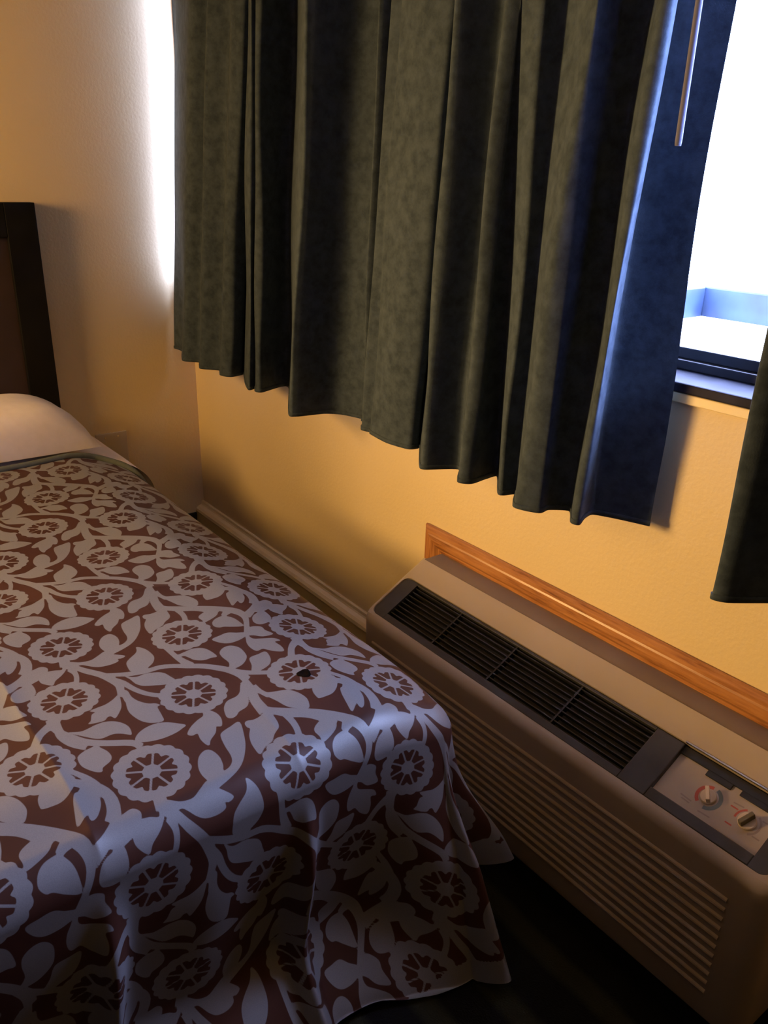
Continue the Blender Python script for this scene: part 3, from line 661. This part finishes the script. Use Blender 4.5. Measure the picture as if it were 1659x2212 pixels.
# ------------------------------------------------------------------ bedspread
AW, VW = 0.4253, 0.4550
def smooth_poly(P, per=4):
    P = np.array(P, float); n = len(P); out = []
    for i in range(n):
        a, b, c, d = P[(i - 1) % n], P[i], P[(i + 1) % n], P[(i + 2) % n]
        for k in range(per):
            t = k / per
            out.append(.5 * (2*b + (c-a)*t + (2*a-5*b+4*c-d)*t*t + (-a+3*b-3*c+d)*t**3))
    return np.array(out)
TN, TM = 560, 600
tile = np.full((TN, TM), 0.01)
def sdf_poly(P, X, Y):
    d = np.full(X.shape, 1e9); sgn = np.ones(X.shape)
    n = len(P)
    for i in range(n):
        a = P[i]; b = P[i - 1]
        e = b - a; wx = X - a[0]; wy = Y - a[1]
        q = np.clip((wx * e[0] + wy * e[1]) / (e @ e + 1e-12), 0, 1)
        dx = wx - e[0] * q; dy = wy - e[1] * q
        d = np.minimum(d, dx * dx + dy * dy)
        c1 = Y >= a[1]; c2 = Y < b[1]; c3 = e[0] * wy > e[1] * wx
        flip = (c1 & c2 & c3) | (~c1 & ~c2 & ~c3)
        sgn = np.where(flip, -sgn, sgn)
    return sgn * np.sqrt(d)
def stamp(fn, lo, hi, op='min'):
    m = .008
    i0, i1 = int(np.floor((lo[0] - m) / AW * TN)), int(np.ceil((hi[0] + m) / AW * TN))
    j0, j1 = int(np.floor((lo[1] - m) / VW * TM)), int(np.ceil((hi[1] + m) / VW * TM))
    I = np.arange(i0, i1); J = np.arange(j0, j1)
    X, Y = np.meshgrid(I * AW / TN, J * VW / TM, indexing='ij')
    D = fn(X, Y)
    ii = np.ix_(I % TN, J % TM)
    tile[ii] = np.minimum(tile[ii], D) if op == 'min' else np.maximum(tile[ii], D)
for fl in LEAVES:
    P = smooth_poly(np.array(fl, float).reshape(-1, 2) / 1e4)
    stamp(lambda X, Y: sdf_poly(P, X, Y) - .0004, P.min(0), P.max(0))
for fl in STEMS:
    P = np.array(fl, float).reshape(-1, 2) / 1e4
    stamp(lambda X, Y: sdf_poly(P, X, Y) - .0004, P.min(0), P.max(0))
FLOWERS = [(1.4744, -.9741), (1.6540, -1.0240), (1.7564, -.8399), (1.5674, -.7753), (1.8060, -.6590)]
FR = .0575
for cx, cy in FLOWERS:
    def ring(X, Y):
        x, y = X - cx, Y - cy; r = np.hypot(x, y); a = np.arctan2(y, x)
        return r - FR * (.945 + .06 * np.abs(np.sin(9 * a + .4)))
    def holes(X, Y):
        x, y = X - cx, Y - cy; r = np.hypot(x, y); a = np.arctan2(y, x)
        k = (a - math.radians(19)) / (math.pi / 4); f = (k - np.floor(k) - .5) * (math.pi / 4)
        across = np.abs(r * np.sin(f)); along = r * np.cos(f)
        side = across - (along * math.tan(math.pi / 8) - .0019)
        outer = along - FR * (.635 - .10 * np.exp(-(across / .0035) ** 2)) + .22 * np.maximum(across - .007, 0)
        inner = FR * .235 - along
        return -(np.maximum(np.maximum(side, outer), inner))
    stamp(ring, (cx - FR, cy - FR), (cx + FR, cy + FR))
    stamp(holes, (cx - FR * .66, cy - FR * .66), (cx + FR * .66, cy + FR * .66), 'max')

def sstep(x, a, b):
    t = np.clip((x - a) / (b - a), 0, 1); return t * t * (3 - 2 * t)
XI, YA, YB = 1.958, -1.93, -.490     # inner flat rectangle: foot edge, far side edge, window side edge
RR = .050
ARC = RR * math.pi / 2
def spread_surface(U, V):
    qx = np.minimum(U, XI); qy = np.clip(V, YA, YB)
    dx, dy = U - qx, V - qy
    s = np.hypot(dx, dy) + 1e-9
    nx, ny = dx / s, dy / s
    phi = np.degrees(np.arctan2(np.abs(dy), np.maximum(dx, 0)))
    phi = np.where(dy < 0, -phi, phi)          # + towards the window side
    # hem distance from the flat top
    g = lambda x, c, w: np.exp(-((x - c) / w) ** 2)
    tau = np.where(qx >= XI - 1e-9, YB - qy, 0)             # distance from the corner along the foot
    lift = .12 * np.where(phi > 0, g(phi, 8, 14), g(0, 8, 14) * np.exp(-(tau / .10) ** 2))
    smax = np.where(phi > 0, .645 - lift - .28 * sstep(phi, 18, 34), .645 - lift + .04 * sstep(tau, 0, .2))
    sc = np.minimum(s, smax)
    a = np.minimum(sc, ARC) / RR
    drop = np.maximum(sc - ARC, 0)
    k = sstep(drop, 0, .40) * drop
    foot = sstep(90 - np.abs(phi), 20, 60)
    cone = lambda p: .02 + .40 * g(p, 8, 11) + .45 * g(p, 44, 11) - .03 * g(p, 25, 6)
    fl = np.where(phi > 0.001, cone(np.clip(phi, 0, 90)), -.15 + (cone(0) + .15) * np.exp(-(tau / .10) ** 2))
    tau2 = XI - qx
    fl = np.where(phi >= 89.9, .03 + (cone(90) - .03) * np.exp(-(tau2 / .10) ** 2), fl)
    fl = np.where(phi < -0.001, .06 + .35 * g(phi, -40, 22), fl)
    out = fl * drop * (0.35 + 0.65 * sstep(drop, 0, .25))
    out = out + .13 * sstep(drop, .34, .54) * np.where(phi < .5, 1, 0) * sstep(tau, 0, .15)
    # hanging folds of the foot end and of the two long sides
    t_ = np.where(np.abs(phi) > 89, qx, qy)
    fold = np.zeros_like(U)
    is_foot = (np.abs(phi) < 1)
    fold += is_foot * (.040 * g(qy, -1.088 - .035 * drop, .020) + .042 * g(qy, -.768 - .02 * drop, .018) + .022 * g(qy, -1.46, .05) + .012 * g(qy, -.94, .06))
    fold += (phi > 89) * .016 * np.sin(qx * 9 + .8) + (phi < -89) * .02 * np.sin(qx * 10)
    out = out + fold * sstep(drop, 0.0, .22) * (1 - 0)
    slope = np.arctan2(out, drop + 1e-6)
    X = qx + nx * (RR * np.sin(a) + out)
    Y = qy + ny * (RR * np.sin(a) + out)
    Zd = RR * (1 - np.cos(a)) + drop * np.cos(slope * .8)
    # soft relief of the top
    w = (.0025 * np.sin(U * 5.1 + V * 2.2) + .0025 * np.sin(V * 7.3 - U * 1.7 + 1.0) + .0012 * np.sin(U * 17 + V * 9) + .0012 * np.sin(V * 23 - U * 8))
    edge = sstep(s, 0, .10)
    dC = V + 1.090 + .004 * np.sin(U * 9)
    crease = .0055 * np.exp(-np.abs(dC) / .020) * sstep(U, 1.30, 1.60)
    crease2 = .004 * np.exp(-np.abs(V + .772 - .0 * U) / .022) * sstep(U, 1.80, 1.97)
    crease3 = .003 * np.exp(-np.abs(U - 1.33 - .35 * (V + .8)) / .03)
    sag = .014 * sstep(U, 1.85, 2.0) + .045 * sstep(V, -.64, -.42)
    Zt = .578 - sag + w * (1 - .6 * edge) + (crease + crease2 + crease3) * (1 - .5 * sstep(s, .1, .3))
    return np.stack([X, Y, np.maximum(Zt - Zd, .012)], -1), s, smax

def bands(*parts):
    out = []
    for a, b, st in parts:
        n = max(2, int(round((b - a) / st))); out += list(a + (b - a) * np.arange(n) / n)
    out.append(parts[-1][1]); return np.array(out)
US = bands((.425, 1.0, .0042), (1.0, 1.45, .0030), (1.45, 2.16, .0023), (2.16, 2.67, .0036))
VS = bands((-2.48, -1.45, .0150), (-1.45, -1.25, .0040), (-1.25, -.46, .0024), (-.46, -.03, .0045))
UU, VV = np.meshgrid(US, VS, indexing='ij')
UU = UU + .15 * sstep(VV, -.56, -.36) * np.clip((.9 - UU) / (.9 - .425), 0, 1)
PS, SD, SM = spread_surface(UU, VV)
nu, nv = UU.shape
fi = UU / AW * TN; fj = VV / VW * TM
i0 = np.floor(fi).astype(int); j0 = np.floor(fj).astype(int); a_ = fi - i0; b_ = fj - j0
tl = lambda i, j: tile[i % TN, j % TM]
motif = (tl(i0, j0) * (1 - a_) * (1 - b_) + tl(i0 + 1, j0) * a_ * (1 - b_) + tl(i0, j0 + 1) * (1 - a_) * b_ + tl(i0 + 1, j0 + 1) * a_ * b_)
motif = np.minimum(motif, np.where(SM - SD < .045, -(.045 - (SM - SD)), 1.0))   # plain border along the hem
keep = SD < SM + .012
idx = np.arange(nu * nv).reshape(nu, nv)
q00, q10, q11, q01 = idx[:-1, :-1], idx[1:, :-1], idx[1:, 1:], idx[:-1, 1:]
ok = (keep[:-1, :-1] | keep[1:, :-1] | keep[1:, 1:] | keep[:-1, 1:])
quads = np.stack([q00[ok], q10[ok], q11[ok], q01[ok]], -1).astype(np.int32)
used = np.zeros(nu * nv, bool); used[quads.ravel()] = True
remap = np.cumsum(used) - 1
quads = remap[quads]
co = PS.reshape(-1, 3)[used]
me = bpy.data.meshes.new('bedspread')
me.vertices.add(len(co)); me.vertices.foreach_set('co', co.ravel().astype(np.float32))
me.loops.add(quads.size); me.loops.foreach_set('vertex_index', quads.ravel().astype(np.int32))
me.polygons.add(len(quads)); me.polygons.foreach_set('loop_start', np.arange(0, quads.size, 4, dtype=np.int32))
me.update(calc_edges=True)
me.polygons.foreach_set('use_smooth', np.ones(len(quads), bool))
at = me.attributes.new('motif', 'FLOAT', 'POINT')
at.data.foreach_set('value', motif.reshape(-1)[used].astype(np.float32))
me.materials.append(m_spread)
spread = bpy.data.objects.new('bedspread', me)
COL.objects.link(spread)
tag(spread, 'brown bedspread with pale flowers and vines, covering the bed and hanging at its foot', 'bedspread')
# rolled binding at the head end of the spread
vv = np.linspace(-2.2, -.33, 220)
pp, _, _ = spread_surface(.425 + .15 * sstep(vv, -.56, -.36), vv)
tube('binding', [(p[0] - .004 + .010 * math.sin(v * 5.0), p[1] + (.004 if v > -.6 else 0), p[2] + .004) for p, v in zip(pp, vv)], .010, m_roll, spread, 8)
# burn mark
bx, by = 1.8175, -.6567
pb, _, _ = spread_surface(np.array([bx]), np.array([by]))
n = 18; vsb = [(bx, by, pb[0][2] + .0004)]
for rr, zz in ((.006, .0012), (.0095, .0022), (.0125, .0006)):
    for k in range(n):
        a = 2 * math.pi * k / n; r_ = rr * (1 + .14 * math.sin(3 * a + 1))
        vsb.append((bx + r_ * math.cos(a), by + r_ * math.sin(a), pb[0][2] + zz))
fsb = [(0, 1 + k, 1 + (k + 1) % n) for k in range(n)] + [(1 + l * n + k, 1 + (l + 1) * n + k, 1 + (l + 1) * n + (k + 1) % n, 1 + l * n + (k + 1) % n) for l in range(2) for k in range(n)]
bo = obj('burn_mark', vsb, fsb, m_burn, spread, True)
bo['label'] = 'small round dark burnt spot on a flower'

# ------------------------------------------------------------------ sheet and pillow
def grid(name, f, nu, nv, mat, parent=None):
    vs = [f(i / (nu - 1), j / (nv - 1)) for i in range(nu) for j in range(nv)]
    fs = [(i * nv + j, (i + 1) * nv + j, (i + 1) * nv + j + 1, i * nv + j + 1) for i in range(nu - 1) for j in range(nv - 1)]
    return obj(name, vs, fs, mat, parent, True)
def sheet_pt(a, b):
    v = -1.97 + b * 1.61
    u = .068 + a * (.338 + .15 * sstep(v, -.56, -.36))
    p, s, sm = spread_surface(np.array([u]), np.array([v]))
    p = p[0]
    return (p[0], p[1] + .034 * sstep(v, -.56, -.46), p[2] - .004 )
sheet = grid('bed_sheet', sheet_pt, 40, 240, m_white)
tag(sheet, 'white sheet between the pillow and the top edge of the floral spread', 'sheet')

def pillow(name, x0, x1, y0, y1, z0, h, label):
    nu_, nv_ = 26, 34
    vs = []; fs = []
    for side in (1, -1):
        for i in range(nu_ + 1):
            for j in range(nv_ + 1):
                a = -1 + 2 * i / nu_; b = -1 + 2 * j / nv_
                e_ = max(0, (1 - abs(a) ** 3.0)) ** .5 * max(0, (1 - abs(b) ** 4.0)) ** .62
                x = (x0 + x1) / 2 + a * (x1 - x0) / 2 * (1 - .06 * (1 - abs(b)) * abs(a))
                y = (y0 + y1) / 2 + b * (y1 - y0) / 2 * (1 - .04 * (1 - abs(a)) * abs(b))
                z = z0 + .012 + (h * e_ if side > 0 else -.011 * e_)
                z += .004 * math.sin(a * 5 + b * 7) * e_ * (side > 0)
                vs.append((x, y, z))
    m = (nu_ + 1) * (nv_ + 1)
    for sd in (0, 1):
        for i in range(nu_):
            for j in range(nv_):
                q = (sd * m + i * (nv_ + 1) + j, sd * m + (i + 1) * (nv_ + 1) + j, sd * m + (i + 1) * (nv_ + 1) + j + 1, sd * m + i * (nv_ + 1) + j + 1)
                fs.append(q if sd == 0 else q[::-1])
    o = obj(name, vs, fs, m_white, None, True)
    return tag(o, label, 'pillow')
pillow('pillow', .066, .405, -1.24, -.515, .584, .150, 'white pillow lying against the headboard above the sheet')

# ------------------------------------------------------------------ descriptions of the setting
for nm, lb, ct in (('floor', 'dark carpet with faint stripes between the bed and the air conditioner', 'floor'),
                   ('ceiling', 'plain painted ceiling above the frame', 'ceiling'),
                   ('wall_left', 'cream wall behind the headboard, lit by daylight beside the curtain', 'wall'),
                   ('wall_far', 'yellow window wall behind the curtains and air conditioner', 'wall'),
                   ('wall_right', 'dark wall at the far right of the room, outside the frame', 'wall'),
                   ('wall_near', 'dark wall behind the viewer, outside the frame', 'wall'),
                   ('baseboard_far', 'yellow painted baseboard with a stepped cap, from the corner to the air conditioner', 'baseboard'),
                   ('baseboard_far_right', 'yellow painted baseboard to the right of the air conditioner', 'baseboard'),
                   ('baseboard_left', 'low black baseboard below the headboard wall, seen at the corner', 'baseboard'),
                   ('window_1', 'bright window with a dark frame and sill, between the two curtains', 'window'),
                   ('sky_blocker', 'unseen slab above the window, added to block high sky light', 'eave')):
    o = bpy.data.objects.get(nm)
    if o is not None: tag(o, lb, ct)
trim['category'] = 'wall trim'
